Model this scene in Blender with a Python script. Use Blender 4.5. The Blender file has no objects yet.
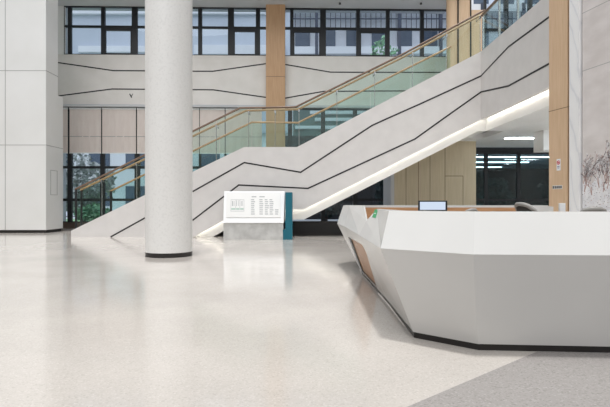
import bpy, bmesh, math, random
from mathutils import Vector, Matrix
random.seed(7)
S = bpy.context.scene
C = S.collection
F, HY, EYE = 500.0, 203.0, 1.2          # focal length in pixels, horizon row, eye height

def P(px, py, Y):                        # photograph pixel -> point at depth Y
    return Vector(((px-305)*Y/F, Y, EYE-(py-HY)*Y/F))

# ------------------------------------------------------------------ materials
def lin(c):
    return tuple(((v/255)/12.92 if v/255 <= .04045 else ((v/255+.055)/1.055)**2.4) for v in c)
def pbsdf(name, rgb, rough=.5, metal=0, spec=.5, emit=None, es=0):
    m = bpy.data.materials.new(name); m.use_nodes = True
    b = m.node_tree.nodes['Principled BSDF']
    b.inputs['Base Color'].default_value = (*lin(rgb), 1)
    b.inputs['Roughness'].default_value = rough
    b.inputs['Metallic'].default_value = metal
    b.inputs['Specular IOR Level'].default_value = spec
    if 'terrazzo' in name: b.inputs['Specular IOR Level'].default_value = .85
    if emit:
        b.inputs['Emission Color'].default_value = (*lin(emit), 1)
        b.inputs['Emission Strength'].default_value = es
    return m
def nodes(m): return m.node_tree.nodes, m.node_tree.links, m.node_tree.nodes['Principled BSDF']
def ramp(N, stops):
    r = N.new('ShaderNodeValToRGB'); e = r.color_ramp.elements
    while len(e) < len(stops): e.new(.5)
    for i, (p, c) in enumerate(stops):
        e[i].position = p; e[i].color = (*lin(c), 1)
    return r
def coords(N, L, scale=(1,1,1), rot=(0,0,0)):
    t = N.new('ShaderNodeTexCoord'); mp = N.new('ShaderNodeMapping')
    mp.inputs['Scale'].default_value = scale; mp.inputs['Rotation'].default_value = rot
    L.new(t.outputs['Object'], mp.inputs['Vector']); return mp
def noisy(name, c1, c2, scale=(1,1,1), nscale=4, detail=6, rough=.5, lo=.35, hi=.65, spec=.5, bump=0):
    m = pbsdf(name, c1, rough, spec=spec); N, L, b = nodes(m)
    mp = coords(N, L, scale); n = N.new('ShaderNodeTexNoise')
    n.inputs['Scale'].default_value = nscale; n.inputs['Detail'].default_value = detail
    L.new(mp.outputs[0], n.inputs['Vector'])
    r = ramp(N, [(lo, c1), (hi, c2)])
    L.new(n.outputs['Fac'], r.inputs[0]); L.new(r.outputs[0], b.inputs['Base Color'])
    if bump:
        bp = N.new('ShaderNodeBump'); bp.inputs['Strength'].default_value = bump
        L.new(n.outputs['Fac'], bp.inputs['Height']); L.new(bp.outputs[0], b.inputs['Normal'])
    return m
def terrazzo(name, base, dark, light, rough):
    m = pbsdf(name, base, rough); N, L, b = nodes(m)
    mp = coords(N, L)
    v = N.new('ShaderNodeTexVoronoi'); v.inputs['Scale'].default_value = 95
    L.new(mp.outputs[0], v.inputs['Vector'])
    sep = N.new('ShaderNodeSeparateColor'); L.new(v.outputs['Color'], sep.inputs[0])
    r = ramp(N, [(0, dark), (.22, base), (.8, base), (1, light)])
    L.new(sep.outputs[0], r.inputs[0])
    n = N.new('ShaderNodeTexNoise'); n.inputs['Scale'].default_value = .7; n.inputs['Detail'].default_value = 4
    L.new(mp.outputs[0], n.inputs['Vector'])
    r2 = ramp(N, [(.3, (238,238,238)), (.7, (255,255,255))]); L.new(n.outputs['Fac'], r2.inputs[0])
    mx = N.new('ShaderNodeMix'); mx.data_type = 'RGBA'; mx.blend_type = 'MULTIPLY'; mx.inputs[0].default_value = 1
    L.new(r.outputs[0], mx.inputs[6]); L.new(r2.outputs[0], mx.inputs[7])
    L.new(mx.outputs[2], b.inputs['Base Color'])
    r3 = N.new('ShaderNodeMapRange'); r3.inputs['To Min'].default_value = rough*.85; r3.inputs['To Max'].default_value = rough*1.25
    L.new(n.outputs['Fac'], r3.inputs['Value']); L.new(r3.outputs[0], b.inputs['Roughness'])
    return m
def glass(name, tint, refl=1.0, rough=.0):
    m = bpy.data.materials.new(name); m.use_nodes = True
    N, L = m.node_tree.nodes, m.node_tree.links; N.clear()
    o = N.new('ShaderNodeOutputMaterial'); t = N.new('ShaderNodeBsdfTransparent'); g = N.new('ShaderNodeBsdfGlossy')
    t.inputs[0].default_value = (*lin(tint), 1); g.inputs['Roughness'].default_value = rough
    ge = N.new('ShaderNodeNewGeometry'); dp = N.new('ShaderNodeVectorMath'); dp.operation = 'DOT_PRODUCT'
    L.new(ge.outputs['Normal'], dp.inputs[0]); L.new(ge.outputs['Incoming'], dp.inputs[1])
    def mth(op, a, b=None):
        q = N.new('ShaderNodeMath'); q.operation = op
        for i, v in enumerate((a, b)):
            if v is None: continue
            if isinstance(v, (int, float)): q.inputs[i].default_value = v
            else: L.new(v, q.inputs[i])
        return q
    ab = mth('ABSOLUTE', dp.outputs['Value']); om = mth('SUBTRACT', 1.0, ab.outputs[0]); pw = mth('POWER', om.outputs[0], 5.0)
    f = mth('MULTIPLY_ADD', pw.outputs[0], .96); f.inputs[2].default_value = .04
    k = N.new('ShaderNodeMath'); k.operation = 'MULTIPLY'; k.inputs[1].default_value = refl; k.use_clamp = True
    mx = N.new('ShaderNodeMixShader')
    L.new(f.outputs[0], k.inputs[0]); L.new(k.outputs[0], mx.inputs[0])
    L.new(t.outputs[0], mx.inputs[1]); L.new(g.outputs[0], mx.inputs[2]); L.new(mx.outputs[0], o.inputs[0])
    return m

M = {}
M['floor']   = terrazzo('floor_terrazzo', (209,202,195), (195,188,180), (220,214,208), .11)
M['inlay']   = terrazzo('grey_terrazzo', (166,161,158), (146,141,138), (180,176,172), .2)
M['white']   = noisy('white_panel', (226,226,224), (232,232,231), nscale=.6, rough=.4)
M['stone']   = noisy('pillar_stone', (220,219,217), (228,227,225), nscale=22, detail=4, rough=.3, lo=.3, hi=.5)
M['string']  = noisy('stair_stone', (214,211,209), (220,217,215), nscale=2.2, rough=.5)
M['parapet'] = noisy('parapet_stone', (222,218,213), (229,225,221), nscale=1.4, rough=.55)
M['wallf']   = noisy('front_wall_plaster', (158,156,152), (168,166,162), nscale=.6, rough=.7)
M['soffit']  = pbsdf('soffit_plaster', (196,197,200), .7)
M['black']   = pbsdf('black_groove', (26,25,26), .6)
M['plinth']  = pbsdf('dark_plinth', (38,35,34), .4)
M['frame']   = pbsdf('black_aluminium', (24,27,31), .4)
M['solid']   = noisy('desk_solid_surface', (203,202,200), (207,206,204), nscale=1.2, rough=.2)
M['wood']    = noisy('oak_veneer', (206,174,140), (220,190,158), scale=(14,14,.7), nscale=2, rough=.45, lo=.3, hi=.7)
M['midwood'] = noisy('brown_oak_veneer', (186,148,112), (200,164,128), scale=(14,14,.7), nscale=2, rough=.45, lo=.3, hi=.7)
M['deskwood']= noisy('desk_veneer', (166,122,86), (186,142,104), scale=(.8,10,10), nscale=2, rough=.4, lo=.3, hi=.7)
M['olive']   = noisy('olive_veneer', (196,182,152), (208,194,166), scale=(10,10,.5), nscale=2, rough=.45, lo=.3, hi=.7)
M['rail']    = noisy('handrail_wood', (168,128,92), (190,150,112), scale=(1,12,12), nscale=2, rough=.35)
M['raildark']= noisy('dark_handrail_wood', (104,82,66), (124,100,82), scale=(1,12,12), nscale=2, rough=.35)
M['steel']   = pbsdf('brushed_steel', (205,207,208), .25, 1)
M['glassb']  = glass('balustrade_glass', (243,251,248), 1.0)
M['glassw']  = glass('window_glass', (236,242,250), .9)
M['glassd']  = glass('dark_glass', (176,196,200), 1.6)
M['blind']   = noisy('blind_fabric', (234,222,216), (240,230,224), scale=(1,1,.3), nscale=6, rough=.8, spec=.1)
def translucent(m, k):
    N, L, b = nodes(m); t = N.new('ShaderNodeBsdfTranslucent'); mx = N.new('ShaderNodeMixShader'); mx.inputs[0].default_value = k
    o = [n for n in N if n.type == 'OUTPUT_MATERIAL'][0]
    t.inputs[0].default_value = (*lin((236,226,220)), 1)
    L.new(b.outputs[0], mx.inputs[1]); L.new(t.outputs[0], mx.inputs[2]); L.new(mx.outputs[0], o.inputs[0])
translucent(M['blind'], .25)
M['led']     = pbsdf('led_diffuser', (250,248,240), .5, emit=(255,251,240), es=5.2)
M['lamp']    = pbsdf('lamp_diffuser', (250,250,250), .5, emit=(236,247,255), es=26.0)
M['screen']  = pbsdf('screen', (20,22,26), .2, emit=(214,228,248), es=.95)
M['dkplast'] = pbsdf('dark_plastic', (34,38,44), .4)
M['greyplast'] = pbsdf('grey_plastic', (150,148,144), .4)
M['mesh']    = pbsdf('dark_mesh_fabric', (62,62,60), .8)
M['teal']    = pbsdf('teal_panel', (24,104,122), .35)
M['greyst']  = noisy('grey_stone_base', (186,186,184), (210,210,208), nscale=3.5, rough=.5)
M['ink']     = pbsdf('grey_ink', (166,168,170), .6)
M['inkgreen']= pbsdf('green_ink', (176,196,186), .6)
M['paper']   = pbsdf('white_sheet', (236,237,238), .4)
M['red']     = pbsdf('sign_red', (206,40,60), .4)
M['blue']    = pbsdf('sign_blue', (52,72,132), .4)
M['green']   = pbsdf('green_sticker', (20,150,88), .45)
M['brown']   = pbsdf('brown_base', (84,68,60), .5)
M['bluewall']= noisy('blue_grey_facade', (190,198,210), (202,210,220), nscale=.15, rough=.35)
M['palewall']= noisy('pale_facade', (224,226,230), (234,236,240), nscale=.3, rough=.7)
M['lowglass'] = noisy('green_grey_glazing', (84,104,100), (112,132,126), nscale=.4, rough=.2)
M['bwin']    = pbsdf('facade_glass', (84,98,116), .15)
M['rail_out']= pbsdf('dark_railing', (58,66,84), .5)
M['grass']   = noisy('lawn', (110,150,104), (150,180,134), nscale=3, rough=.9)
M['leafg']   = noisy('green_leaves', (84,140,104), (150,190,150), nscale=1.5, rough=.7)
M['leafd']   = noisy('grey_leaves', (120,130,128), (206,210,208), nscale=1.5, rough=.7)
M['leafdark']= noisy('dark_leaves', (24,44,42), (44,70,64), nscale=1.5, rough=.7)
M['bark']    = pbsdf('bark', (70,60,54), .9)
M['kerb']    = noisy('pavement', (176,178,180), (194,196,198), nscale=1, rough=.9)
M['black_st']= pbsdf('black_stone', (20,20,22), .3)

def marble():
    m = pbsdf('white_marble', (226,226,226), .25); N, L, b = nodes(m)
    mp = coords(N, L, (1.5,1.5,.8), (.4,.5,.2)); w = N.new('ShaderNodeTexWave')
    w.inputs['Scale'].default_value = .9; w.inputs['Distortion'].default_value = 9; w.inputs['Detail'].default_value = 4
    L.new(mp.outputs[0], w.inputs['Vector'])
    r = ramp(N, [(0, (228,229,232)), (.1, (240,240,241)), (1, (243,243,243))])
    L.new(w.outputs['Fac'], r.inputs[0]); L.new(r.outputs[0], b.inputs['Base Color']); return m
M['marble'] = marble()
M['muralbg'] = noisy('mural_sky', (214,207,204), (228,222,220), scale=(1,1,2), nscale=1.6, detail=9, rough=.5)
M['snow']  = noisy('mural_snow', (226,226,230), (244,244,246), nscale=6, detail=8, rough=.5)
M['twig']  = pbsdf('mural_twig', (96,84,86), .6)
M['twigred'] = pbsdf('mural_red_twig', (186,156,150), .6)
M['twigsnow'] = pbsdf('mural_snowy_twig', (232,230,232), .6)
M['joint'] = pbsdf('panel_joint', (168,168,166), .6)
M['jointwood'] = pbsdf('veneer_joint', (120,98,76), .6)

# ------------------------------------------------------------------ mesh helper
class MB:
    def __init__(s): s.v = []; s.f = []; s.mi = []; s.sm = []
    def add(s, vs, fs, mi=0, smooth=False):
        o = len(s.v); s.v += [tuple(v) for v in vs]
        for f in fs: s.f.append([i+o for i in f]); s.mi.append(mi); s.sm.append(smooth)
        return s
    def poly(s, vs, mi=0): return s.add(vs, [list(range(len(vs)))], mi)
    def box(s, x0, x1, y0, y1, z0, z1, mi=0):
        v = [(x0,y0,z0),(x1,y0,z0),(x1,y1,z0),(x0,y1,z0),(x0,y0,z1),(x1,y0,z1),(x1,y1,z1),(x0,y1,z1)]
        return s.add(v, [(3,2,1,0),(4,5,6,7),(0,1,5,4),(1,2,6,5),(2,3,7,6),(3,0,4,7)], mi)
    def prism(s, pts, off, mi=0):        # polygon pts (3-D) extruded by vector off
        n = len(pts); off = Vector(off); a = [Vector(p) for p in pts]; b = [p+off for p in a]
        fs = [list(range(n))[::-1], list(range(n, 2*n))]
        fs += [(i, (i+1) % n, (i+1) % n+n, i+n) for i in range(n)]
        return s.add(a+b, fs, mi)
    def tube(s, pts, r, n=10, mi=0, cap=True, sy=1.0):
        pts = [Vector(p) for p in pts]; rings = []
        rr = r if isinstance(r, (list, tuple)) else [r]*len(pts)
        for i, p in enumerate(pts):
            if i == 0: t = pts[1]-p
            elif i == len(pts)-1: t = p-pts[i-1]
            else: t = (pts[i+1]-p).normalized()+(p-pts[i-1]).normalized()
            t.normalize(); up = Vector((0,0,1)) if abs(t.z) < .95 else Vector((0,1,0))
            a = t.cross(up).normalized(); b = a.cross(t).normalized()
            rings.append([p+(a*math.cos(2*math.pi*k/n)+b*math.sin(2*math.pi*k/n)*sy)*rr[i] for k in range(n)])
        vs = [q for g in rings for q in g]
        fs = [(i*n+k, i*n+(k+1) % n, (i+1)*n+(k+1) % n, (i+1)*n+k) for i in range(len(pts)-1) for k in range(n)]
        s.add(vs, fs, mi, True)
        if cap:
            s.add(rings[0], [list(range(n))[::-1]], mi); s.add(rings[-1], [list(range(n))], mi)
        return s
    def build(s, name, mat, parent=None, mw=None, recalc=True):
        me = bpy.data.meshes.new(name); me.from_pydata(s.v, [], s.f)
        for m in (mat if isinstance(mat, (list, tuple)) else [mat]): me.materials.append(m)
        for i, p in enumerate(me.polygons): p.material_index = s.mi[i]; p.use_smooth = s.sm[i]
        if recalc:
            bm = bmesh.new(); bm.from_mesh(me); bmesh.ops.recalc_face_normals(bm, faces=bm.faces); bm.to_mesh(me); bm.free()
        o = bpy.data.objects.new(name, me); C.objects.link(o)
        if parent: o.parent = parent
        if mw is not None: o.matrix_world = mw
        return o
def bevel(o, w=.01, seg=2):
    b = o.modifiers.new('bevel', 'BEVEL'); b.width = w; b.segments = seg; b.limit_method = 'ANGLE'; return o
def tag(o, label, cat, group=None, kind=None):
    o['label'] = label; o['category'] = cat
    if group: o['group'] = group
    if kind: o['kind'] = kind
    return o
def struct(o, label=None):
    o['kind'] = 'structure'
    if label: o['label'] = label
    return o
def empty(name, loc, rz=0):
    o = bpy.data.objects.new(name, None); o.empty_display_size = .2; C.objects.link(o)
    o.location = loc; o.rotation_euler = (0, 0, rz); return o
def local(parent):                       # children built in world coordinates under a moved empty
    return Matrix.Translation(parent.location) @ parent.rotation_euler.to_matrix().to_4x4()
def wchild(mb, name, mat, root):         # mesh given in world coordinates
    inv = local(root).inverted(); mb.v = [tuple(inv @ Vector(v)) for v in mb.v]
    return mb.build(name, mat, root)

# ------------------------------------------------------------------ back wall frame (slightly turned)
K = .0244; WY = 24.0
FW = Matrix.Translation((0, WY, 0)) @ Matrix.Rotation(math.atan(K), 4, 'Z')
CK = math.cos(math.atan(K))
def W(px, py):                           # pixel -> (x, z) in the back wall's own frame
    u = (px-305)/F; t = WY/(1-K*u)
    return u*t/CK, EYE-(py-HY)*t/F
def wx(px): return W(px, 0)[0]
def wz(py): return EYE-(py-HY)*WY/F      # height at the wall's middle
Z_SOF, Z_BTOP, Z_BBOT = wz(8.6), wz(56.8), wz(106.5)

# ------------------------------------------------------------------ floor and ground
struct(MB().box(-18, 16, -5, 24.1, -.1, 0).build('floor', M['floor']))
struct(MB().prism([(-5.2,-2.05,0),(2.6,4.66,0),(8,4.66,0),(8,-2.05,0)], (0,0,.002)).build('trim_1', M['inlay']))
struct(MB().box(-18, 16, -5.3, -5, 0, 5.5).build('wall_front_blocker', M['wallf']))  # unseen wall behind the camera, added to cut low ambient light
struct(MB().box(-18, -17.7, -5, 20, 0, 9).build('wall_far_left_blocker', M['wallf']))  # unseen wall, added to block side light on the desk's lower faces
struct(MB().box(15.7, 16, -5, 24, 0, 9).build('wall_side', M['wallf']))
struct(MB().box(-60, 80, 24.6, 110, -.4, -.2).build('ground', M['kerb']))
# ------------------------------------------------------------------ left white wall block
lw = MB()
lw.box(-18, -10.36, 20.0, 20.97, .12, 13); lw.box(-18, -10.36, 20.97, 21.4, .12, Z_BBOT-.12)
wl = struct(lw.build('wall_left', M['white']))
j = MB()
for py in (70.6, 145.0):
    z = P(0, py, 20).z
    j.box(-18, -10.355, 19.995, 20.01, z-.012, z+.012); j.box(-10.365, -10.352, 20.0, 20.97 if py < 100 else 21.4, z-.012, z+.012)
xj = P(5.3, 0, 20).x
j.box(xj-.012, xj+.012, 19.995, 20.01, .12, 13)
j.build('panel_joint', M['joint'], wl)
hd = MB(); a = 20.35; b_ = 20.9; z0, z1 = P(50, 195, 20.4).z, P(50, 170, 20.4).z
for (y0, y1, q0, q1) in ((a,b_,z0,z0+.02),(a,b_,z1-.02,z1),(a,a+.02,z0,z1),(b_-.02,b_,z0,z1)):
    hd.box(-10.362, -10.348, y0, y1, q0, q1)
hd.build('access_panel', M['joint'], wl)
struct(MB().box(-18, -10.40, 20.05, 21.36, 0, .12).build('baseboard_left', M['plinth']))

# ------------------------------------------------------------------ back wall, windows
x0, x1 = wx(30), wx(545)
bw = MB().box(x0, x1, -.12, .25, Z_BBOT, Z_BTOP)
wb = struct(bw.build('wall_back', M['parapet'], mw=FW))
def strip(mb, pts, w, y0, y1):           # groove along a polyline in a plane (x, z)
    for (a, b) in zip(pts[:-1], pts[1:]):
        a = Vector((a[0], a[1])); b = Vector((b[0], b[1])); d = (b-a).normalized(); n = Vector((-d.y, d.x))*w/2; d = d*w*.3
        q = [a-d-n, b+d-n, b+d+n, a-d+n]
        mb.prism([(p.x, y0, p.y) for p in q], (0, y1-y0, 0))
gpx = [[(52,62.3),(58.5,63.2),(114.3,71.3),(213,72),(266,64.4)], [(52,97.5),(58.5,96.6),(113,89.6),(213.8,90.4),(266,97.9)],
       [(284,65),(330.4,72.8),(372,73),(449,73)], [(284,98.9),(323,92),(376,91.6),(449,91.3)]]
g = MB()
for line in gpx: strip(g, [W(*p) for p in line], .055, -.126, -.10)
g.build('groove', M['black'], wb)
g = MB()
strip(g, [W(130.6,94.6), W(132,97.2), W(132.4,98)], .05, -.126, -.11); strip(g, [W(133.6,94.4), W(132.2,97)], .03, -.126, -.11)
g.build('wall_mark', M['black'], wb)
struct(MB().box(x0, x1, -.3, .1, Z_BBOT-.10, Z_BBOT).build('trim_2', M['soffit'], mw=FW))
struct(MB().box(wx(30), wx(447), -2.8, .5, Z_SOF, Z_SOF+.5).build('ceiling', M['soffit'], mw=FW))
struct(MB().box(-12.6, wx(65.5), -.05, .3, Z_BTOP, Z_SOF).build('wall_corner', M['white'], mw=FW))
struct(MB().box(-16, wx(63.2), -.05, .3, 0, Z_BBOT-.1).build('wall_niche', M['white'], mw=FW))

nwin = [0]
def bay(pa, pb, z0, z1, wa, wb_, trans, gl, opening=False, y0=-.06, y1=.08):
    nwin[0] += 1
    xa, xb = wx(pa), wx(pb); m = MB()
    m.box(xa, xa+wa, y0, y1, z0, z1); m.box(xb-wb_, xb, y0, y1, z0, z1)
    m.box(xa+wa, xb-wb_, y0, y1, z0, z0+.05); m.box(xa+wa, xb-wb_, y0, y1, z1-.05, z1)
    for (zt, h) in trans: m.box(xa+wa, xb-wb_, y0+.01, y1-.01, zt-h/2, zt+h/2)
    o = struct(m.build('window_%d' % nwin[0], M['frame'], mw=FW))
    MB().box(xa+wa, xb-wb_, .0, .012, z0+.05, z1-.05).build('pane', gl, o)
    if opening:
        zt = trans[0][0]; q = MB()
        for (p, r, s, t) in ((xa+wa, xb-wb_, z0+.05, z0+.09), (xa+wa, xb-wb_, zt-.2, zt-.05), (xa+wa, xa+wa+.05, z0+.09, zt-.2), (xb-wb_-.05, xb-wb_, z0+.09, zt-.2)):
            q.box(p, r, y0-.02, y1-.05, s, t)
        q.build('sash', M['frame'], o)
    return o
ux = [64.5,70,103.3,134.8,167,200.2,231,258,291.8,323,358,387.7,421.9,449]
uw = [.03,.08,.09,.13,.09,.09,.14,.10,.08,.14,.09,.09,.09,.09]
for i in range(len(ux)-1):
    bay(ux[i], ux[i+1], Z_BTOP, Z_SOF, uw[i], uw[i+1], [(wz(28.5), .10)], M['glassw'], opening=i in (2, 6, 8, 10))
for i, (a, b) in enumerate(((484,506),(506,530),(530,556),(556,590))):
    bay(a, b, 6.3, 12.5, .1, .1, [(wz(28.5), .10)], M['glassw'])
lx = [62,70,102.7,137.4,168,200,225.5,258,290,323,355,387.5]
lwid = [.05,.10,.10,.12,.10,.05,.05,.10,.10,.10,.10,.12]
for i in range(len(lx)-1):
    dark = i >= 8
    bay(lx[i], lx[i+1], .28, Z_BBOT-.1, lwid[i], lwid[i+1], [(wz(167.7), .12), (wz(199.8), .12)], M['glassw'])
struct(MB().box(wx(62), wx(392), -.14, .2, 0, .28).build('baseboard_back', M['brown'], mw=FW))
RX = [474,486,518.5,552,590]
for i in range(4):
    bay(RX[i], RX[i+1], .2, 3.62, .08, .09, [(wz(200), .10)], M['glassd'])
struct(MB().box(wx(470), wx(600), -.1, .2, 3.62, 3.88).build('trim_3', M['frame'], mw=FW))
struct(MB().box(wx(470), wx(600), -.1, .2, 0, .2).build('baseboard_right', M['plinth'], mw=FW))

# blinds
bl = [(62,69,'narrow beige roller blind at the left edge beside the white wall'),
      (70.8,102.1,'wide beige roller blind in the lower window nearest the white wall block'),
      (103.3,136.8,'wide beige roller blind just left of the white round pillar'),
      (137.9,167.4,'beige roller blind mostly hidden behind the white round pillar'),
      (168.6,199.7,'beige roller blind just right of the white round pillar'),
      (200.4,225.1,'beige roller blind behind the lower flight, second right of the round pillar'),
      (225.9,262,'beige roller blind beside the slim wooden pillar')]
for (a, b, lab) in bl:
    r = empty('roller_blind', FW @ Vector(((wx(a)+wx(b))/2, -.13, Z_BBOT-.13)), math.atan(K))
    h = (wx(b)-wx(a))/2; L_ = (Z_BBOT-.13)-wz(153.4)
    m = MB(); nn = 14
    top = [(-h+2*h*k/nn, .012*math.sin(k*1.9), 0) for k in range(nn+1)]
    vs = [(x, 0, -.05) for (x, y, z) in top]+[(x, y, -L_) for (x, y, z) in top]
    m.add(vs, [(k, k+1, nn+2+k, nn+1+k) for k in range(nn)])
    fb = m.build('fabric', M['blind'], r, recalc=False)
    sd = fb.modifiers.new('thick', 'SOLIDIFY'); sd.thickness = .006
    MB().tube([(-h,.0,-.04),(h,.0,-.04)], .045).build('roller', M['paper'], r)
    MB().box(-h, h, -.018, .018, -L_-.04, -L_).build('bottom_bar', M['paper'], r)
    MB().box(-h, h, -.012, -.004, -L_*.64-.012, -L_*.64+.012).build('seam', M['joint'], r)
    tag(r, lab, 'blind', 'roller blinds in the lower windows')

# slim wooden pillar in front of the back wall
wp = empty('wooden_pillar', (P(275.6,0,23.6).x, 23.6, 0))
h = P(285.1,0,23.5).x-P(275.6,0,23.5).x
MB().box(-h, h, -.1, .24, .0, Z_SOF).build('shaft', M['midwood'], wp)
MB().box(-h-.002, h+.002, -.104, .2, P(0,76.5,23.5).z-.01, P(0,76.5,23.5).z+.01).build('joint', M['jointwood'], wp)
tag(wp, 'slim square wooden pillar standing behind the stair landing', 'pillar')

# wooden walls behind the upper stair end
uwp = empty('wood_panel_wall', (P(466,0,22).x, 22.2, 6.2))
m = MB()
m.box(P(457,0,22).x, P(471,0,22).x, 22.1, 22.4, 6.2, 12.5); m.box(P(472,0,22).x, P(485,0,22).x, 22.1, 22.4, 6.2, P(0,9,22).z)
m.box(P(456,0,22).x, P(486,0,22).x, 22.35, 22.5, 6.2, P(0,9,22).z)
wchild(m, 'panel', M['wood'], uwp)
m = MB(); cx = P(453.2,0,22).x
m.tube([(cx,22.2,6.2),(cx,22.2,12.5)], .24, 24); wchild(m, 'rounded_post', M['wood'], uwp)
m = MB()
for px in (458.6, 471.3): m.box(P(px-.6,0,22).x, P(px+.6,0,22).x, 22.06, 22.3, 6.2, 12)
wchild(m, 'dark_seam', M['black'], uwp)
tag(uwp, 'tall wooden panelled wall at the top of the stair', 'wall panel')

# ------------------------------------------------------------------ round pillar
rp = empty('round_pillar', (-3.1, 11.4, 0))
MB().tube([(0,0,.10),(0,0,14)], .523, 64).build('shaft', M['stone'], rp)
MB().tube([(0,0,0),(0,0,.10)], .518, 64).build('base_ring', M['plinth'], rp)
tag(rp, 'thick white round stone pillar with dark base ring', 'pillar')

# ------------------------------------------------------------------ staircase
SY = 17.5; FYr = 20.7
st = empty('staircase', (P(71,0,SY).x, SY, 0))
def PX(pts, Y): return [P(x, y, Y) for x, y in pts]
top_px = [(71,230.8),(244,147),(297,147),(481,51.5)]
bot_px = [(481,119.6),(304,209.5),(243,209.5),(193,236)]
top = PX(top_px, SY); bot = PX(bot_px, SY)
zf = lambda p: Vector((p.x, p.y, 0))
bot[-1].z = 0
side = [zf(top[0])]+top+bot
wchild(MB().prism(side, (0,.12,0)), 'stringer', M['string'], st)
far = [Vector((p.x, FYr-.12, p.z)) for p in side]
wchild(MB().prism(far, (0,.12,0)), 'stringer', M['string'], st)
# inner carcass hanging below the stringers, washed by the light strip
drop = .36
up = [Vector((p.x, SY+.28, p.z+.30)) for p in bot[:3]]
lo = [Vector((p.x, SY+.28, p.z-drop)) for p in bot[:3]]
up.insert(0, Vector((up[0].x+.1, up[0].y, bot[0].z+.14))); up.insert(0, up[0]+Vector((.18,0,0))); lo.insert(0, lo[0]+Vector((.28,0,0)))
sl = (bot[2].z-bot[3].z)/(bot[2].x-bot[3].x)
xe = bot[2].x-(lo[3].z)/sl
lo.append(Vector((xe, SY+.28, 0))); up.append(Vector((bot[3].x+.0, SY+.28, 0)))
wchild(MB().prism(up+lo[::-1], (0, FYr-.2-SY-.28, 0)), 'carcass', M['white'], st)
# light strip tucked behind the stringer's lower edge
m = MB()
for a, b in zip(bot[:-1], bot[1:]):
    d = Vector((0, .17, .10))
    m.tube([a+d, b+d], .035, 6)
wchild(m, 'light_strip', M['led'], st)
# steps
def flight(a, b, n):
    out = []
    for k in range(n):
        x = a.x+(b.x-a.x)*k/n; z = a.z+(b.z-a.z)*(k+1)/n
        out.append((x, a.x+(b.x-a.x)*(k+1)/n, z))
    return out
s1 = flight(Vector((top[0].x,0,-.05)), Vector((top[1].x,0,top[1].z-.2)), 18)
s2 = flight(Vector((top[2].x,0,top[2].z-.2)), Vector((top[3].x,0,top[3].z-.25)), 20)
for (xa, xb, z) in s1+s2: wchild(MB().box(xa, xb, SY+.12, FYr-.12, max(0, z-.42), z), 'step', M['parapet'], st)
wchild(MB().box(top[1].x, top[2].x, SY+.12, FYr-.12, top[1].z-.5, top[1].z-.2), 'landing', M['parapet'], st)
# black grooves on the near stringer
gp = [[(111,237.0),(193.3,191.2),(244.3,162.6),(300.7,172.3),(372,125.5),(384,120),(420,104),(481,76)],
      [(163,236.6),(193.3,219.8),(238.8,185),(308,188.4),(415,139),(441.5,120),(481,92)]]
m = MB()
for line in gp: strip(m, [((p:=P(x,y,SY)).x, max(p.z,.02)) for x, y in line], .05, SY-.006, SY+.02)
wchild(m, 'groove', M['black'], st)
# balustrades
railA = [(76,189),(240,108),(290,107.2),(296,106.8),(400,55.6),(484.6,10.2)]
railB = [(81.5,189.5),(246,110.7),(298,109.3),(400,58.7),(476.8,17.3),(484.5,13.5)]
railC = [(111,191),(252,122.3),(298,122.8),(329,107.5),(400,71.9),(451,46.5)]
YA, YB, YC = SY+.05, SY+.48, FYr-.06
def rail(px, Y, r, mat):
    pts = PX(px, Y); m = MB()
    p0 = pts[0]
    m.tube([p0+Vector((-.02,0,-.04))]+pts, r, 12)
    return pts, wchild(m, 'handrail', mat, st)
pa, ra = rail(railA, YA, .036, M['raildark'])
pb, rb = rail(railB, YB, .04, M['rail'])
pc, rc = rail(railC, YC, .042, M['rail'])
for pts, r_, y, z in ((pa, ra, YA, top[0].z), (pb, rb, YB, 0), (pc, rc, YC, .2)):
    m = MB(); m.tube([(pts[0].x, y, .05), (pts[0].x, y, pts[0].z)], .036 if y < 20 else .05, 10)
    wchild(m, 'newel_post', M['frame'], st)
def ztop(x):                              # stringer top at x
    for a, b in zip(top[:-1], top[1:]):
        if a.x <= x <= b.x: return a.z+(b.z-a.z)*(x-a.x)/(b.x-a.x)
    return top[-1].z if x > top[-1].x else top[0].z
def zrail(pts, x):
    for a, b in zip(pts[:-1], pts[1:]):
        if a.x <= x <= b.x: return a.z+(b.z-a.z)*(x-a.x)/(b.x-a.x)
    return pts[-1].z if x > pts[-1].x else pts[0].z
def glaz(pts, Y, seams):
    for a, b in zip(seams[:-1], seams[1:]):
        ks = sorted([a+.012, b-.012]+[p.x for p in pts if a+.05 < p.x < b-.05]+[p.x for p in top if a+.05 < p.x < b-.05])
        ou = [Vector((x, Y, ztop(x)-.05)) for x in ks]+[Vector((x, Y, zrail(pts, x)-.03)) for x in ks[::-1]]
        wchild(MB().prism(ou, (0,.015,0)), 'glass_panel', M['glassb'], st)
seam_px = [77,101,136,171,216,248.5,275,299,337,375,413,447,481]
sA = [P(x,0,SY).x for x in seam_px]
glaz(pa, YA, sA)
sC = [P(x,0,FYr).x for x in (112,150,190,220,252,290,330,370,410,450)]
glaz(pc, YC-.03, sC)
for x in sA[1:]:
    m = MB(); z = zrail(pb, x)
    m.box(x-.022, x+.022, YA-.03, YA+.04, z-.2, z-.1); m.tube([(x,YA+.02,z-.16),(x,YB,z-.16),(x,YB,z-.02)], .015, 8)
    wchild(m, 'bracket', M['steel'], st)
    m = MB().tube([(x,YA+.03,ztop(x)-.02),(x,YA+.03,z-.2)], .012, 6); wchild(m, 'baluster', M['steel'], st)
tag(st, 'wide pale stone staircase with glass balustrade, wooden handrails and light strip under it', 'stairs')

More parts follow.
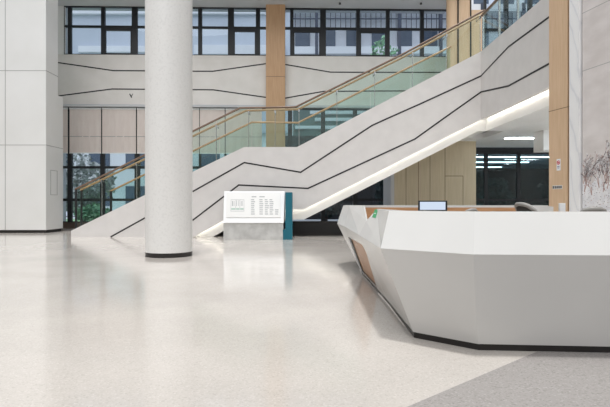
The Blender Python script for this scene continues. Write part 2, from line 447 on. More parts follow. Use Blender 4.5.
# ------------------------------------------------------------------ upper gallery at the right
GX = P(481,0,SY).x; GZ0, GZ1 = bot[0].z, top[3].z
ga = empty('gallery', (GX, 15, GZ0))
wchild(MB().box(GX, GX+.12, 11.9, SY, GZ0, GZ1), 'parapet', M['string'], ga)
wchild(MB().box(GX+.12, 12.5, 11.9, 23.8, GZ0+.15, GZ1-.3), 'floor_slab', M['soffit'], ga)
def gpt(px, py):                          # pixel on the plane X = GX
    Y = GX*F/(px-305); return (Y, EYE-(py-HY)*Y/F)
m = MB()
for line in [[(481,76),(508.4,46.9),(556,12)],[(481,92),(508.4,86),(556,60)]]:
    pts = [gpt(*p) for p in line]
    for a, b in zip(pts[:-1], pts[1:]):
        a = Vector(a); b = Vector(b); d = (b-a).normalized(); n = Vector((-d.y, d.x))*.026; d *= .01
        m.prism([(GX-.006, q.x, q.y) for q in (a-d-n, b+d-n, b+d+n, a-d+n)], (.02,0,0))
wchild(m, 'groove', M['black'], ga)
wchild(MB().box(GX+.28, 7.4, 11.9, SY+.28, GZ0-drop, GZ0+.15), 'soffit', M['white'], ga)
wchild(MB().tube([(GX+.17,11.95,GZ0+.10),(GX+.17,SY+.1,GZ0+.10)], .035, 6), 'light_strip', M['led'], ga)
ys = [17.45,16.0,14.6,13.2,11.95]
for a, b in zip(ys[:-1], ys[1:]):
    wchild(MB().box(GX+.04, GX+.055, b+.01, a-.01, GZ1-.05, GZ1+1.25), 'glass_panel', M['glassb'], ga)
for y in ys: wchild(MB().box(GX+.03, GX+.09, y-.03, y+.03, GZ1, GZ1+1.2), 'post', M['steel'], ga)
wchild(MB().tube([(GX+.05,11.9,GZ1+1.27),(GX+.05,17.5,GZ1+1.27)], .05, 12), 'handrail', M['raildark'], ga)
tag(ga, 'upper gallery with pale stone parapet and glass rail at the head of the stair', 'gallery')

# room below the gallery
struct(MB().box(7.4, 15, 11.9, 23.9, 3.88, 4.1).build('ceiling_room', M['white']))
struct(MB().box(4.4, 7.4, 20.75, 23.9, 3.88, 4.1).build('ceiling_passage', M['white']))
bh = MB(); q = P(536,0,19)
bh.box(q.x, 12, 18.4, 19.2, P(0,152,19).z, 3.88)
struct(bh.build('trim_4', M['white']))
lamps = [(9.6,14.5,12.4,'unseen linear light added to brighten the room below the gallery, farthest from the dark glass'),(8.3,9.75,20.65,'linear ceiling light under the gallery, the one seen beside the wooden pillar'),  # first entry is out of view, there only to brighten the room
         (9.6,14.6,17.9,'linear ceiling light in the room below the gallery, second from the dark glass'),
         (10.5,14.5,14.3,'unseen linear light added to brighten the room below the gallery, third from the dark glass')]  # also out of view, extra light for this room
for (a, b, y, lab) in lamps:
    o = MB().box(a, b, y-.15, y+.15, 3.865, 3.88).build('ceiling_light', M['lamp'])
    tag(o, lab, 'ceiling light', 'linear lights below the gallery')
struct(MB().box(8.2, 24, 24.5, 40, 3.95, 4.15).build('ceiling_canopy', M['soffit']))
for (a, b, y, lab) in ((8.6,14.5,26.0,'strip light outside behind the dark glass, topmost of the four strips'),(8.8,17,29.8,'strip light outside behind the dark glass, second of the four strips down'),
                       (10.5,15,33.6,'strip light outside behind the dark glass, third of the four strips down'),(12,15,38.2,'strip light outside behind the dark glass, lowest and shortest strip')):
    o = MB().box(a, b, y-.12, y+.12, 3.92, 3.95).build('ceiling_light', M['lamp']); tag(o, lab, 'ceiling light', 'strip lights beyond the dark glass')
# wood-panelled core below the stair
core_y = 21.7
cr = MB().box(P(394,0,core_y).x, P(476,0,core_y).x, core_y, 23.7, 0, 3.88)
cw = struct(cr.build('wall_core', M['olive']))
m = MB()
for px in (406,418.5,430,445,463): m.box(P(px-.25,0,core_y).x, P(px+.25,0,core_y).x, core_y-.005, core_y+.01, 0 if px not in (445,463) else 0, 3.88 if px not in (463,) else P(0,176,core_y).z)
z = P(0,176,core_y).z; m.box(P(445,0,core_y).x, P(463,0,core_y).x, core_y-.005, core_y+.01, z-.012, z+.012)
m.build('panel_joint', M['jointwood'], cw)
struct(MB().box(P(390.5,0,core_y).x, P(394,0,core_y).x, core_y-.05, 23.7, 0, 3.3).build('trim_5', M['soffit']))
struct(MB().box(P(387,0,23).x, P(391,0,23).x, 22.9, 23.5, 0, 3.3).build('trim_6', M['frame']))
# low black block under the stair
lb = empty('low_wall', (1.2, 18.6, 0))
MB().box(-3.0, 2.6, -.2, .3, .1, .52).build('body', M['black_st'], lb)
MB().box(-3.0, 2.6, -.15, .3, 0, .1).build('kick', M['plinth'], lb)
tag(lb, 'low black stone wall under the stair landing', 'low wall')

# ------------------------------------------------------------------ right wall with pillar, marble and mural
def rwall(px):                            # plan point of the right wall line seen at column px
    u = (px-305)/F; d = (5.61+.22*11.5)/(u+.22); return Vector((u*d, d, 0))
A_, B_ = rwall(549), rwall(640)
ang = math.atan2(B_.y-A_.y, B_.x-A_.x)
FR = Matrix.Translation(A_) @ Matrix.Rotation(ang, 4, 'Z')
def rl(px): return (rwall(px)-A_).length
def rz(px, py): d = rwall(px).y; return EYE-(py-HY)*d/F
rpil = empty('wooden_pillar', A_, ang)
MB().box(0, rl(567.3), 0, .5, 0, 9).build('shaft', M['wood'], rpil)
MB().box(rl(567.3), rl(570), .03, .5, 0, 9).build('side_strip', M['wood'], rpil)
m = MB()
zj = rz(558, 109.3); m.box(-.003, rl(570), -.004, .02, zj-.006, zj+.006)
m.box(rl(567.3)-.004, rl(567.3)+.006, .02, .04, 0, 9)
m.build('joint', M['jointwood'], rpil)
tag(rpil, 'wide wooden pillar beside the marble strip, with the no smoking sign', 'pillar')
mar = MB().box(rl(570), rl(579.8), -.02, .5, 0, 9).build('marble_slab', M['marble'], mw=FR)
tag(mar, 'upright white marble slab between wooden pillar and mural', 'marble slab')
struct(MB().box(rl(579.8), rl(640)+4, .12, .5, 0, 9).build('wall_right', M['plinth'], mw=FR))
# mural
mu = empty('mural', FR @ Vector((rl(581.2), .03, 0)), ang)
X0 = 0.0; MW = rl(640)+3-rl(581.2)
MB().box(X0, MW, 0, .05, .4, 8).build('canvas', M['muralbg'], mu)
def twigs(mb, x, z, a, L_, w, depth, mi):
    x2, z2 = x+math.cos(a)*L_, z+math.sin(a)*L_
    nx, nz = -math.sin(a)*w/2, math.cos(a)*w/2
    mb.prism([(x-nx,-.004,z-nz),(x2-nx*.7,-.004,z2-nz*.7),(x2+nx*.7,-.004,z2+nz*.7),(x+nx,-.004,z+nz)], (0,.005,0), mi)
    if depth > 0:
        for k in range(random.choice((2,3))):
            twigs(mb, x2, z2, a+random.uniform(-.75,.75), L_*random.uniform(.6,.85), w*.7, depth-1, random.choice((0,1,2,2,2)))
tm = MB()
for k in range(60):
    x = random.uniform(.02, MW*.6); z = 1.45+random.uniform(-.1,.3)
    twigs(tm, x, z, math.pi/2+random.uniform(-.4,.4), .17, .02, 4, 1)
for k in range(5):
    twigs(tm, .42+k*.25, 2.2+random.uniform(-.2,.5), random.uniform(-.6,1.2), .16, .018, 4, 0)
tm.v = [v for v in tm.v]
tm.build('painted_trees', [M['twig'], M['twigred'], M['twigsnow']], mu, recalc=True)
sn = MB()
pts = [(0,-.002,.4)]+[(MW, -.002, .4)]
n = 60; ed = [(MW-MW*k/n, -.002, 1.62+.07*math.sin(k*1.3)+.05*math.sin(k*.47+1)) for k in range(n+1)]
sn.prism(pts+ed, (0,.004,0)); sn.build('painted_snow', M['snow'], mu)
dt = MB()
for k in range(420):
    x = random.uniform(.01, MW*.5); z = random.uniform(1.1, 1.66); s_ = random.uniform(.006,.018); a = random.uniform(0,3)
    c, s2_ = math.cos(a)*s_, math.sin(a)*s_
    dt.prism([(x-c,-.006,z-s2_*.6),(x+s2_*.4,-.006,z-c*.4),(x+c,-.006,z+s2_*.6),(x-s2_*.4,-.006,z+c*.4)], (0,.004,0), k % 2)
dt.build('painted_leaves', [M['twig'], M['twigred']], mu)
ln = MB()
for (a, b) in (((582.4,14),(640,-17)), ((582.4,69),(640,53))):
    xa, za, xb, zb = 0, rz(*a), rl(640)-rl(581.2), rz(*b); zz = (za+zb)/2
    ln.box(0, MW, -.002, .004, zz-.006, zz+.006)
ln.build('canvas_joint', M['joint'], mu)
tag(mu, 'large wall mural of snowy twiggy trees under a grey mauve sky', 'mural')
# no smoking sign
sg = empty('no_smoking_sign', FR @ Vector((rl(558.8), -.004, rz(558.8,164.8))), ang)
hw = (rl(560.7)-rl(557))/2; hh = (rz(558.8,158.8)-rz(558.8,170.4))/2
MB().box(-hw, hw, -.006, .004, -hh, hh).build('plate', M['paper'], sg)
def ring(mb, cx, cz, r0, r1, y, n=32, mi=0):
    vs = []
    for k in range(n):
        c, s_ = math.cos(2*math.pi*k/n), math.sin(2*math.pi*k/n); vs += [(cx+c*r0,y,cz+s_*r0),(cx+c*r1,y,cz+s_*r1)]
    mb.add(vs, [(2*k, 2*k+1, (2*k+3) % (2*n), (2*k+2) % (2*n)) for k in range(n)], mi)
m = MB(); R_ = hw*.8; cz = hh*.38
ring(m, 0, cz, R_*.68, R_*1.05, -.0075)
d = R_*.62
m.prism([(-d-.008,-.0075,cz+d-.008),(d-.008,-.0075,cz-d-.008),(d+.008,-.0075,cz-d+.008),(-d+.008,-.0075,cz+d+.008)], (0,.001,0))
m.build('red_circle', M['red'], sg, recalc=False)
m = MB(); m.box(-R_*.55, R_*.35, -.0072, -.0065, cz-.008, cz+.006); m.box(R_*.4, R_*.55, -.0072, -.0065, cz-.008, cz+.006)
m.build('cigarette', M['black'], sg)
m = MB()
for k in range(5): m.box(-hw*.6+k*hw*.26, -hw*.44+k*hw*.26, -.0075, -.0065, -hh*.42, -hh*.24)
m.box(-hw*.5, hw*.5, -.0075, -.0065, -hh*.62, -hh*.55)
m.build('caption', M['blue'], sg)
tag(sg, 'small white no smoking sign with red circle on the wooden pillar', 'sign')
# switch row
sw = empty('light_switch_panel', FR @ Vector((rl(557.5), -.004, rz(557.5,187.2))), ang)
w_ = (rl(562.2)-rl(552.6))/2
MB().box(-w_, w_, -.004, .004, -.04, .04).build('back_plate', M['paper'], sw)
for k in range(5):
    x = -w_+ (k+.5)*2*w_/5; bevel(MB().box(x-w_*.13, x+w_*.13, -.009, -.004, -.03, .03).build('switch', M['dkplast'], sw), .003)
tag(sw, 'row of five dark switches on the wooden pillar', 'switch panel')

# ------------------------------------------------------------------ information stand
iy = 16.35
inf = empty('information_stand', (P(254,0,iy).x, iy, 0))
xl, xr = P(223.4,0,iy).x-inf.location.x, P(283.2,0,iy).x-inf.location.x
zt, zm = P(0,191.3,iy).z, P(0,223,iy).z
sx = .045
prof = [(xl,0,0),(xl,.75,0),(xl,.75,zt),(xl+sx,.42,zt),(xl+sx*.5,.0,zm)]
body = MB()
a0,a1,a2,a3 = Vector((xl,.02,0)),Vector((xr,.02,0)),Vector((xr,.02,zm)),Vector((xl,.02,zm))
b0,b1,b2,b3 = Vector((xl,.7,0)),Vector((xr,.7,0)),Vector((xr,.7,zm)),Vector((xl,.7,zm))
body.add([a0,a1,a2,a3,b0,b1,b2,b3], [(0,1,2,3),(4,5,6,7),(0,1,5,4),(3,2,6,7),(1,2,6,5),(0,3,7,4)])
body.build('stone_base', M['greyst'], inf)
tl, tr = P(225.4,0,iy+.4).x-inf.location.x-.05, P(284.9,0,iy+.4).x-inf.location.x
zt2 = P(0,191.3,iy+.42).z
hd = MB()
c = [(xl,-.03,zm),(xr+.02,-.03,zm),(tr,.42,zt2),(tl,.42,zt2),(xl,.7,zm),(xr+.02,.7,zm),(tr,.7,zt2),(tl,.7,zt2)]
hd.add(c, [(0,1,2,3),(4,5,6,7),(0,1,5,4),(3,2,6,7),(1,2,6,5),(0,3,7,4)])
bevel(hd.build('sloped_head', M['paper'], inf), .012)
# sloped board frame: s across, t up
O = Vector(c[0]); E1 = (Vector(c[1])-O); E2 = (Vector(c[3])-O); nrm = E1.cross(E2).normalized()
if nrm.y > 0: nrm = -nrm
def SB(s, t, o=.0): return O+E1*s+E2*t+nrm*o
def sq(mb, s0, s1, t0, t1, o0, o1, mi=0):
    mb.prism([SB(s0,t0,o0),SB(s1,t0,o0),SB(s1,t1,o0),SB(s0,t1,o0)], nrm*(o1-o0), mi)
m = MB(); sq(m, .045,.955,.17,.95,0,.02); bevel(m.build('map_board', M['white'], inf), .004)
mp = MB()
for (s0,s1,t0,t1,mi) in ((.12,.125,.36,.72,0),(.34,.345,.36,.72,0),(.12,.345,.355,.365,0),(.12,.345,.715,.725,0),(.20,.205,.40,.72,0),(.27,.275,.40,.72,0),
                         (.13,.195,.40,.46,1),(.21,.265,.40,.46,1),(.28,.335,.40,.46,1),(.14,.155,.52,.68,0),(.17,.18,.52,.68,0),(.215,.225,.52,.7,0),(.25,.258,.52,.7,0),(.29,.30,.52,.68,0),(.315,.322,.52,.68,0)):
    sq(mp, s0,s1,t0,t1,.021,.023,mi)
mp.build('floor_plan', [M['ink'], M['inkgreen']], inf)
for (s, w) in ((.47,.08),(.60,.09)):
    tx = MB(); sq(tx, s, s+w, .80,.83,.021,.023); tx.build('text_heading', M['ink'], inf)
for ci, s in enumerate((.46,.60,.69,.77,.86)):
    tx = MB()
    for r_ in range(8):
        if ci == 4 and r_ < 5: continue
        t = .72-r_*.064; ww = random.uniform(.045,.07)
        sq(tx, s, s+ww, t-.014, t+.014, .021, .023)
    tx.build('text_column', M['ink'], inf)
tp = MB(); x0_ = xr; x1_ = P(292.2,0,iy).x-inf.location.x
zs = P(0,229.6,iy).z
tp.prism([(x0_-.01,.0,0),(x1_,.0,0),(x1_,.0,zt2-.04),(tr+.03,.0,zt2-.04),(tr+.03,.0,zs),(x0_-.01,.0,zs)], (0,.72,0))
bevel(tp.build('teal_end_panel', M['teal'], inf), .006)
tag(inf, 'white information stand with sloped floor-plan board and teal end panel', 'information stand')

# ------------------------------------------------------------------ reception desk
V = Vector
dk = empty('reception_desk', (2.7, 7.0, 0))
R = dict(A=V((4.6,9.75,1.155)), T2=V((1.0,10.0,1.155)), T=V((.76,9.9,1.155)), L1=V((.79,9.0,1.155)), n1=V((.876,7.5,1.155)),
         N=V((.781,6.37,.973)), n2=V((.907,6.3,1.127)), L2=V((.79,4.7,1.127)), F1=V((1.42,4.19,1.127)), F2=V((4.2,4.0,1.127)),
         G=V((4.7,4.9,1.127)), H=V((4.7,7.3,1.127)))
I = dict(A=V((4.6,9.45,1.155)), T2=V((1.15,9.55,1.155)), T=V((1.0,9.5,1.155)), L1=V((.93,9.0,1.155)), n1=V((.90,7.5,1.155)),
         N=V((.80,6.37,.973)), n2=V((.94,6.3,1.127)), L2=V((.97,4.85,1.127)), F1=V((1.48,4.38,1.127)), F2=V((4.12,4.2,1.127)),
         G=V((4.5,5.0,1.127)), H=V((4.5,7.3,1.127)))
CZ = .8
Cc = dict(A=V((4.75,10.1,CZ)), T2=V((.95,10.25,CZ)), T=V((.63,9.8,CZ)), L1=V((.67,8.6,CZ)), m=V((.675,6.25,CZ)), L2=V((.667,4.41,CZ)),
          F1=V((1.31,3.89,CZ)), F2=V((4.35,3.68,CZ)), G=V((5.0,4.7,CZ)), H=V((5.0,7.3,CZ)))
BZ = .055
B = dict(A=V((4.6,9.9,BZ)), T2=V((1.1,9.9,BZ)), T=V((.99,9.1,BZ)), e=V((.945,8.45,BZ)), d=V((.965,6.69,BZ)), b2=V((.976,5.88,BZ)),
         L2=V((.96,4.44,BZ)), F1=V((1.405,4.06,BZ)), F2=V((4.2,3.855,BZ)), G=V((4.75,4.85,BZ)), H=V((4.75,7.3,BZ)))
ra_ = V((.737,8.6,.62)); rb_ = V((.715,6.27,.679)); rc_ = V((.744,6.09,.603))
m = MB()
def f(*p): m.poly(p)
# upper slopes
f(Cc['A'],Cc['T2'],R['T2'],R['A']); f(Cc['T2'],Cc['T'],R['T'],R['T2']); f(Cc['T'],Cc['L1'],R['L1'],R['T'])
f(Cc['L1'],Cc['m'],R['N'],R['n1'],R['L1']); f(Cc['m'],Cc['L2'],R['N']); f(Cc['L2'],R['n2'],R['N']); f(Cc['L2'],R['L2'],R['n2'])
f(Cc['L2'],Cc['F1'],R['F1'],R['L2']); f(Cc['F1'],Cc['F2'],R['F2'],R['F1']); f(Cc['F2'],Cc['G'],R['G'],R['F2']); f(Cc['G'],Cc['H'],R['H'],R['G'])
# lower slopes
f(Cc['A'],Cc['T2'],B['T2'],B['A']); f(Cc['T2'],Cc['T'],B['T'],B['T2'])
f(Cc['T'],Cc['L1'],ra_); f(Cc['T'],ra_,B['e']); f(Cc['T'],B['e'],B['T'])
f(Cc['L1'],Cc['m'],rb_,ra_); f(Cc['m'],rc_,rb_); f(Cc['m'],Cc['L2'],rc_); f(Cc['L2'],B['L2'],rc_); f(rc_,B['L2'],B['b2']); f(rc_,B['b2'],B['d'])
f(Cc['L2'],Cc['F1'],B['F1'],B['L2']); f(Cc['F1'],Cc['F2'],B['F2'],B['F1']); f(Cc['F2'],Cc['G'],B['G'],B['F2']); f(Cc['G'],Cc['H'],B['H'],B['G'])
# rim top and its inner lip
order = ['A','T2','T','L1','n1','N','n2','L2','F1','F2','G','H']
for a, b in zip(order[:-1], order[1:]):
    f(R[a],R[b],I[b],I[a]); q = V((0,0,-.04)); f(I[a],I[b],I[b]+q,I[a]+q)
# end caps
f(R['A'],I['A'],V((4.6,9.45,BZ)),B['A'],Cc['A']); f(R['H'],I['H'],V((4.5,7.3,BZ)),B['H'],Cc['H'])
# recess side walls
rec = [ra_, rb_, rc_, B['d'], B['e']]; ins = V((.04,0,0)); rin = [p+ins for p in rec]
rin[3] = B['d']+V((.03,0,0)); rin[4] = B['e']+V((.03,0,0))
for k in range(4): m.poly([rec[k], rec[k+1], rin[k+1], rin[k]])
m.poly([rec[4], rec[0], rin[0], rin[4]])
sh = wchild(m, 'shell', M['solid'], dk)
sd = sh.modifiers.new('weld', 'WELD'); sd.merge_threshold = .0005
m = MB(); m.poly([rin[0],rin[1],rin[2],rin[3],rin[4]]); wchild(m, 'recess_panel', M['deskwood'], dk)
e0 = V((-.012,0,0)); m = MB().poly([rin[0]+e0, rin[4]+e0, rin[4]+e0+V((0,-.13,0)), rin[0]+e0+V((0,-.2,0))]); wchild(m, 'recess_edge', M['plinth'], dk)
m = MB()
for a, b in zip(order[:-1], order[1:]):
    a1 = I[a]+V((0,0,-.04)); b1 = I[b]+V((0,0,-.04)); m.poly([a1, b1, V((max(b1.x,.93),b1.y,.45)), V((max(a1.x,.93),a1.y,.45))])
wchild(m, 'inner_panel', M['deskwood'], dk)
# white end block of the far counter
wchild(MB().prism([(4.05,9.43,.7),(4.62,9.3,.7),(4.62,9.3,1.13),(4.42,9.3,1.158),(4.05,9.43,1.158)], (0,.12,0)), 'end_block', M['solid'], dk)
pl = [B[k] for k in ('A','T2','T','e','d','b2','L2','F1','F2','G','H')]
m = MB(); cen = V((2.8,7,0))
for a, b in zip(pl[:-1], pl[1:]):
    o1 = (cen-V((a.x,a.y,0))).normalized()*.02; o2 = (cen-V((b.x,b.y,0))).normalized()*.02; t1 = o1*4; t2 = o2*4
    m.add([V((a.x,a.y,0))+o1, V((b.x,b.y,0))+o2, V((b.x,b.y,BZ+.01))+o2, V((a.x,a.y,BZ+.01))+o1,
           V((a.x,a.y,0))+o1+t1, V((b.x,b.y,0))+o2+t2, V((b.x,b.y,BZ+.01))+o2+t2, V((a.x,a.y,BZ+.01))+o1+t1], [(0,1,2,3),(4,5,6,7),(3,2,6,7)])
wchild(m, 'plinth', M['plinth'], dk)
m = MB(); zt_ = .75
m.prism([(1.05,8.75,zt_-.04),(4.55,8.75,zt_-.04),(4.55,9.44,zt_-.04),(1.16,9.53,zt_-.04)], (0,0,.04))
m.prism([(1.5,4.5,zt_-.04),(4.1,4.45,zt_-.04),(4.48,5.0,zt_-.04),(4.48,7.28,zt_-.04),(3.85,7.28,zt_-.04),(3.85,5.15,zt_-.04),(1.5,5.15,zt_-.04)], (0,0,.04))
wchild(m, 'worktop', M['solid'], dk)
tag(dk, 'large faceted white reception desk with dark plinth and a wood-lined recess', 'reception desk')
# green sticker on the notch edge
n_ = (Cc['L2']-R['N']).cross(R['n2']-R['N']).normalized()
if n_.x > 0: n_ = -n_
def onplane(px, py):
    o = V((0,0,EYE)); d = V(((px-305)/F, 1, -(py-HY)/F)); t = (R['N']-o).dot(n_)/d.dot(n_); return o+d*t
q = [onplane(*p)+n_*.001 for p in ((375.0,209.6),(378.0,209.6),(375.6,218.2),(372.4,217.4))]
ctr = sum(q, V())/4
gs = empty('green_sticker', ctr)
wchild(MB().prism(q, n_*.002), 'sheet', M['green'], gs)
c1 = (q[0]+q[1])/2*.5+(q[2]+q[3])/2*.5; e1 = (q[1]-q[0])*.22; e2 = (q[3]-q[0])*.05
wchild(MB().prism([c1-e1-e2+n_*.003, c1+e1-e2+n_*.003, c1+e1+e2+n_*.003, c1-e1+e2+n_*.003], n_*.001), 'white_mark', M['paper'], gs)
tag(gs, 'small green sticker on the notch of the white reception desk', 'sticker')

# monitor
mo = empty('computer_monitor', (P(432.4,0,8.95).x, 8.95, zt_))
zb, zt3 = P(0,211.5,8.9).z-zt_, P(0,200.6,8.9).z-zt_; hw = 14.6*8.9/F
bevel(MB().box(-hw, hw, -.03, .0, zb, zt3).build('casing', M['dkplast'], mo), .006)
MB().box(-hw+.03, hw-.035, -.033, -.029, zb+.03, zt3-.022).build('screen', M['screen'], mo)
MB().box(-.03, .03, -.0, .03, .01, zb+.1).build('stand', M['dkplast'], mo)
bevel(MB().box(-.12, .12, -.08, .1, 0, .015).build('foot', M['dkplast'], mo), .004)
tag(mo, 'lit computer monitor with dark bezel standing behind the reception desk', 'monitor')

# white upright box
wxb = empty('white_box', (P(562,0,7.1).x, 7.1, zt_))
bevel(MB().box(-.042, .042, -.02, .02, 0, P(0,203.2,7.1).z-zt_).build('body', M['paper'], wxb), .006)
MB().box(-.03, .03, -.023, -.019, .3, .33).build('slot', M['joint'], wxb)
tag(wxb, 'slim white upright box behind the desk rim, before the wooden pillar', 'box')

# chairs
def chair(px, Y, ztop_, rz_, frame, label, bw_=.42):
    bo_ = Matrix.Rotation(rz_, 3, 'Z') @ V((0,.46,0)); r = empty('office_chair', (P(px,0,Y).x-bo_.x, Y-bo_.y, 0), rz_)
    s = MB(); n = 14
    for rr, z in ((.24,.45),(.25,.50)): pass
    s.prism([(.25*math.copysign(abs(math.cos(t))**.6, math.cos(t)), .24*math.copysign(abs(math.sin(t))**.6, math.sin(t)), .44) for t in [2*math.pi*k/24 for k in range(24)]], (0,0,.07))
    bevel(s.build('seat', M['mesh'], r), .02)
    # arched back frame, bending backwards at the top
    def bp(u, v):                         # u across -1..1, v 0..1 up
        return V((u*bw_/2*(1-.18*v*v), .24+.10*v+.14*v*v*v-.06*(1-u*u)*0+.05*u*u*-1, .55+(ztop_-.58)*v-.02*u*u))
    arch = [bp(-1, v) for v in (0,.2,.4,.6,.78,.9)]+[bp(-.75,.98),bp(-.4,1.0),bp(0,1.0),bp(.4,1.0),bp(.75,.98)]+[bp(1, v) for v in (.9,.78,.6,.4,.2,0)]
    MB().tube(arch+[arch[0]], .028, 10, cap=False).build('back_frame', frame, r)
    g_ = MB(); nu, nv = 8, 8
    vs = [bp(-.92+1.84*i/nu, .02+.94*j_/nv) for j_ in range(nv+1) for i in range(nu+1)]
    g_.add(vs, [(j_*(nu+1)+i, j_*(nu+1)+i+1, (j_+1)*(nu+1)+i+1, (j_+1)*(nu+1)+i) for j_ in range(nv) for i in range(nu)], smooth=True)
    o = g_.build('backrest', M['mesh'], r, recalc=False); k = o.modifiers.new('t', 'SOLIDIFY'); k.thickness = .02
    MB().tube([(0,.1,.43),(0,.3,.5),(0,.3,.75)], .025, 8).build('back_support', M['dkplast'], r)
    for s_ in (-1, 1):
        MB().tube([(s_*.2,.05,.46),(s_*.29,.05,.5),(s_*.29,.02,.68)], .018, 8).build('armrest_post', frame, r)
        bevel(MB().box(s_*.29-.035, s_*.29+.035, -.14, .12, .68, .71).build('armrest', M['dkplast'], r), .012)
    MB().tube([(0,0,.1),(0,0,.44)], .03, 10).build('gas_column', M['steel'], r)
    for k in range(5):
        a = 2*math.pi*k/5; c, s_ = math.cos(a), math.sin(a)
        lg = MB().tube([(0,0,.12),(c*.28,s_*.28,.085)], [.03,.02], 8).build('base_arm', frame, r)
        MB().tube([(c*.28-s_*.02,s_*.28+c*.02,.035),(c*.28+s_*.02,s_*.28-c*.02,.035)], .035, 12).build('caster', M['dkplast'], lg)
    tag(r, label, 'chair', 'office chairs behind the desk')
    return r
chair(472.5, 7.6, 1.125, math.radians(200), M['greyplast'], 'low dark office chair behind the desk beside the monitor', .26)
chair(521, 6.8, 1.215, math.radians(102), M['greyplast'], 'grey office chair turned sideways behind the desk, in front of the dark glass')
chair(594.5, 5.6, 1.165, math.radians(168), M['greyplast'], 'grey office chair with dark mesh back in front of the mural', .33)

# sprinkler heads on the soffit
for (px, lab) in ((340,'small dark ceiling fitting on the soffit left of centre, over the windows'),(421,'small dark ceiling fitting on the soffit near the wooden panels')):
    x = (px-305)*23.3/F
    o = MB().tube([(x,23.3,Z_SOF+.06),(x,23.3,Z_SOF-.06)], .04, 12).tube([(x,23.3,Z_SOF-.06),(x,23.3,Z_SOF-.07)], .06, 12).build('sprinkler_head', M['plinth'])
    tag(o, lab, 'sprinkler', 'sprinkler heads on the soffit')

# ------------------------------------------------------------------ outside
def rectpart(root, name, mat, xs, y0, y1, zs):
    return wchild(MB().box(xs[0], xs[1], y0, y1, zs[0], zs[1]), name, mat, root)
bo = empty('office_building', (-20, 52, -.12))
rectpart(bo, 'wall', M['bluewall'], (-46,-1.5), 50, 60, (8.2,34))
rectpart(bo, 'ground_storey', M['palewall'], (-46,-1.5), 50.5, 60, (-.12,8.2))
for (a, b, z0, z1) in ((-22.5,-15,16.2,16.8),(-11,-2,16.0,16.9),(-46,-2,20.0,20.6),(-27,-20,23.1,23.6)):
    rectpart(bo, 'ledge_or_streak', M['palewall'], (a,b), 49.6, 50, (z0,z1))
for k in range(11):
    x = -44+k*3.7
    w_ = rectpart(bo, 'window', M['bwin'], (x,x+2.1), 50.42, 50.5, (4.7,6.4))
    rectpart(bo, 'window', M['bwin'], (x,x+2.1), 50.42, 50.5, (.9,2.9))
tag(bo, 'blue grey office building with white ledges seen through the left windows', 'building')
ba = empty('apartment_building', (14, 52, -.12))
rectpart(ba, 'wall', M['palewall'], (-1.2,40), 51, 62, (-.12,34))
rectpart(ba, 'lower_glazing', M['lowglass'], (-1.2,40), 50.8, 51, (1,13.5))
for (a, b, z) in ((-1,8,11.9),(0,7.5,10.9),(.5,12,10.2),(1,8,9.5),(-1,5,8.7)): rectpart(ba, 'ledge_or_streak', M['palewall'], (a,b), 50.4, 50.8, (z,z+.3))  # white bars stand in for light streaks reflected in the stair glass
for z in (14.4, 16.0, 20.2):
    rectpart(ba, 'balcony', M['palewall'], (-1.2,40), 49.5, 51, (z,z+.7))
for k in range(14):
    x = -1+k*2.6
    rectpart(ba, 'window', M['bwin'], (x,x+1.5), 50.9, 51, (21.2,23)); rectpart(ba, 'window', M['bwin'], (x,x+1.5), 50.9, 51, (17.2,19))
m = MB()
for k in range(80):
    x = -1+k*.5; m.box(x, x+.06, 49.5, 49.56, 18.4, 20.0)
m.box(-1.2, 40, 49.48, 49.58, 19.4, 19.5); m.box(-1.2, 40, 49.48, 49.58, 18.4, 18.5)
wchild(m, 'railing', M['rail_out'], ba)
for k in range(9):
    x = 1+k*4.1; rectpart(ba, 'post', M['rail_out'], (x,x+.3), 49.4, 49.8, (15,21))
tag(ba, 'pale apartment building with balconies and railings seen through the upper right windows', 'building')
lawn = MB().box(-40, -5, 26, 42, -.2, -.12).build('lawn', M['grass']); tag(lawn, 'green lawn outside the lower left windows', 'lawn', kind='stuff')
def bush(name, x, y, r, h, mat, n, label, group, trunk=.25, ls=.13):
    ro = empty(name, (x,y,-.12)); m = MB()
    for k in range(n):
        while True:
            p = V((random.uniform(-1,1),random.uniform(-1,1),random.uniform(-1,1)))
            if .35 < p.length < 1: break
        bump = 1+.22*math.sin(5*p.x+x)*math.cos(4*p.z+y)
        c = V((p.x*r*bump, p.y*r*bump, h*.58+p.z*h*.42*bump)); s = ls*random.uniform(.6,1.4)
        a = V((random.uniform(-1,1),random.uniform(-1,1),random.uniform(-1,1))).normalized()*s
        b = a.orthogonal().normalized()*s*.6
        m.add([c-a,c-b,c+a,c+b], [(0,1,2,3)])
    m.build('foliage', mat, ro, recalc=False)
    t = MB(); t.tube([(0,0,0),(.05,.02,h*.55)], [trunk*.4,trunk*.2], 8)
    for k in range(5):
        a = k*1.26; t.tube([(.02,.01,h*.3),(math.cos(a)*r*.6,math.sin(a)*r*.6,h*.75)], [trunk*.18,trunk*.07], 6)
    t.build('trunk', M['bark'], ro)
    tag(ro, label, 'tree' if name == 'tree' else 'bush', group)
bush('tree', -13.6, 30.5, 1.9, 4.2, M['leafd'], 2600, 'grey leafy tree outside the window nearest the white wall', 'plants outside the windows')
bush('bush', -11.6, 27.3, .9, 1.2, M['leafg'], 1400, 'low green bush on the lawn outside the left windows', 'plants outside the windows', ls=.1)
bush('bush', -9.6, 36, 1.7, 3.6, M['leafg'], 2000, 'tall green bush outside, just left of the round pillar', 'plants outside the windows')
bush('bush', -6.0, 33, 1.6, 2.2, M['leafd'], 1500, 'grey bush outside behind the round pillar', 'plants outside the windows')
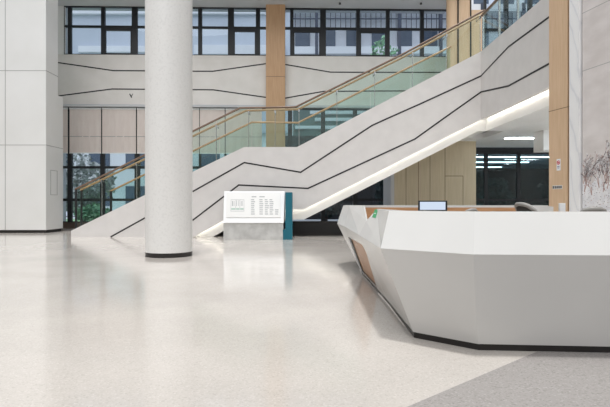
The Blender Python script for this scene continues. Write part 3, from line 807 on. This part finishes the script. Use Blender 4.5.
for (x, lab, y, h_) in ((1.2,'dark bush outside the glass under the stair landing',28.5,4.6),(5.6,'dark bush outside the glass left of the wood-panelled core',28.5,4.6),(13.4,'dark bush outside the dark glass below the gallery',36.5,3.3),(18.6,'dark bush outside, half hidden by the wooden pillar with the sign',35.5,3.3)):
    bush('bush', x, y, 1.7, h_, M['leafdark'], 2400, lab, 'plants outside the windows', ls=.22)
bush('tree', 7.2, 45, 1.5, 16.4, M['leafg'], 1400, 'tall green tree outside, seen through the upper windows right of the slim wooden pillar', 'plants outside the windows', trunk=.5, ls=.28)
hd_ = empty('garden_wall', (7, 40.4, -.2))
wchild(MB().box(-2, 26, 40.2, 40.6, -.12, 6.5), 'wall', M['black_st'], hd_); wchild(MB().box(-2, 26, 40.15, 40.65, 6.5, 6.6), 'coping', M['plinth'], hd_)
tag(hd_, 'dark garden wall outside the glass below the stair', 'garden wall')

# ------------------------------------------------------------------ light, camera, view
w = bpy.data.worlds.new('sky'); S.world = w; w.use_nodes = True
bg = w.node_tree.nodes['Background']; bg.inputs[0].default_value = (.93,.965,1.0,1); bg.inputs[1].default_value = .62
su = bpy.data.lights.new('skylight', 'SUN'); su.energy = 2.0; su.angle = math.radians(5); su.color = (1,.985,.96)
so = bpy.data.objects.new('skylight', su); C.objects.link(so); so.rotation_euler = (math.radians(3), 0, 0)
s2 = bpy.data.lights.new('front_fill_sun', 'SUN'); s2.energy = 1.5; s2.angle = math.radians(60)  # second sun, a fill added to brighten surfaces facing the camera
o2 = bpy.data.objects.new('front_fill_sun', s2); C.objects.link(o2); o2.rotation_euler = (math.radians(42), 0, math.radians(-12))
cam = bpy.data.cameras.new('camera'); cam.sensor_width = 36; cam.lens = 36*F/610; cam.shift_y = -.5/610
co = bpy.data.objects.new('camera', cam); C.objects.link(co); co.location = (0,0,EYE); co.rotation_euler = (math.pi/2,0,0)
S.camera = co
S.view_settings.view_transform = 'Standard'; S.view_settings.look = 'None'; S.view_settings.gamma = 1
S.view_settings.use_curve_mapping = False; S.view_settings.exposure = 0.0
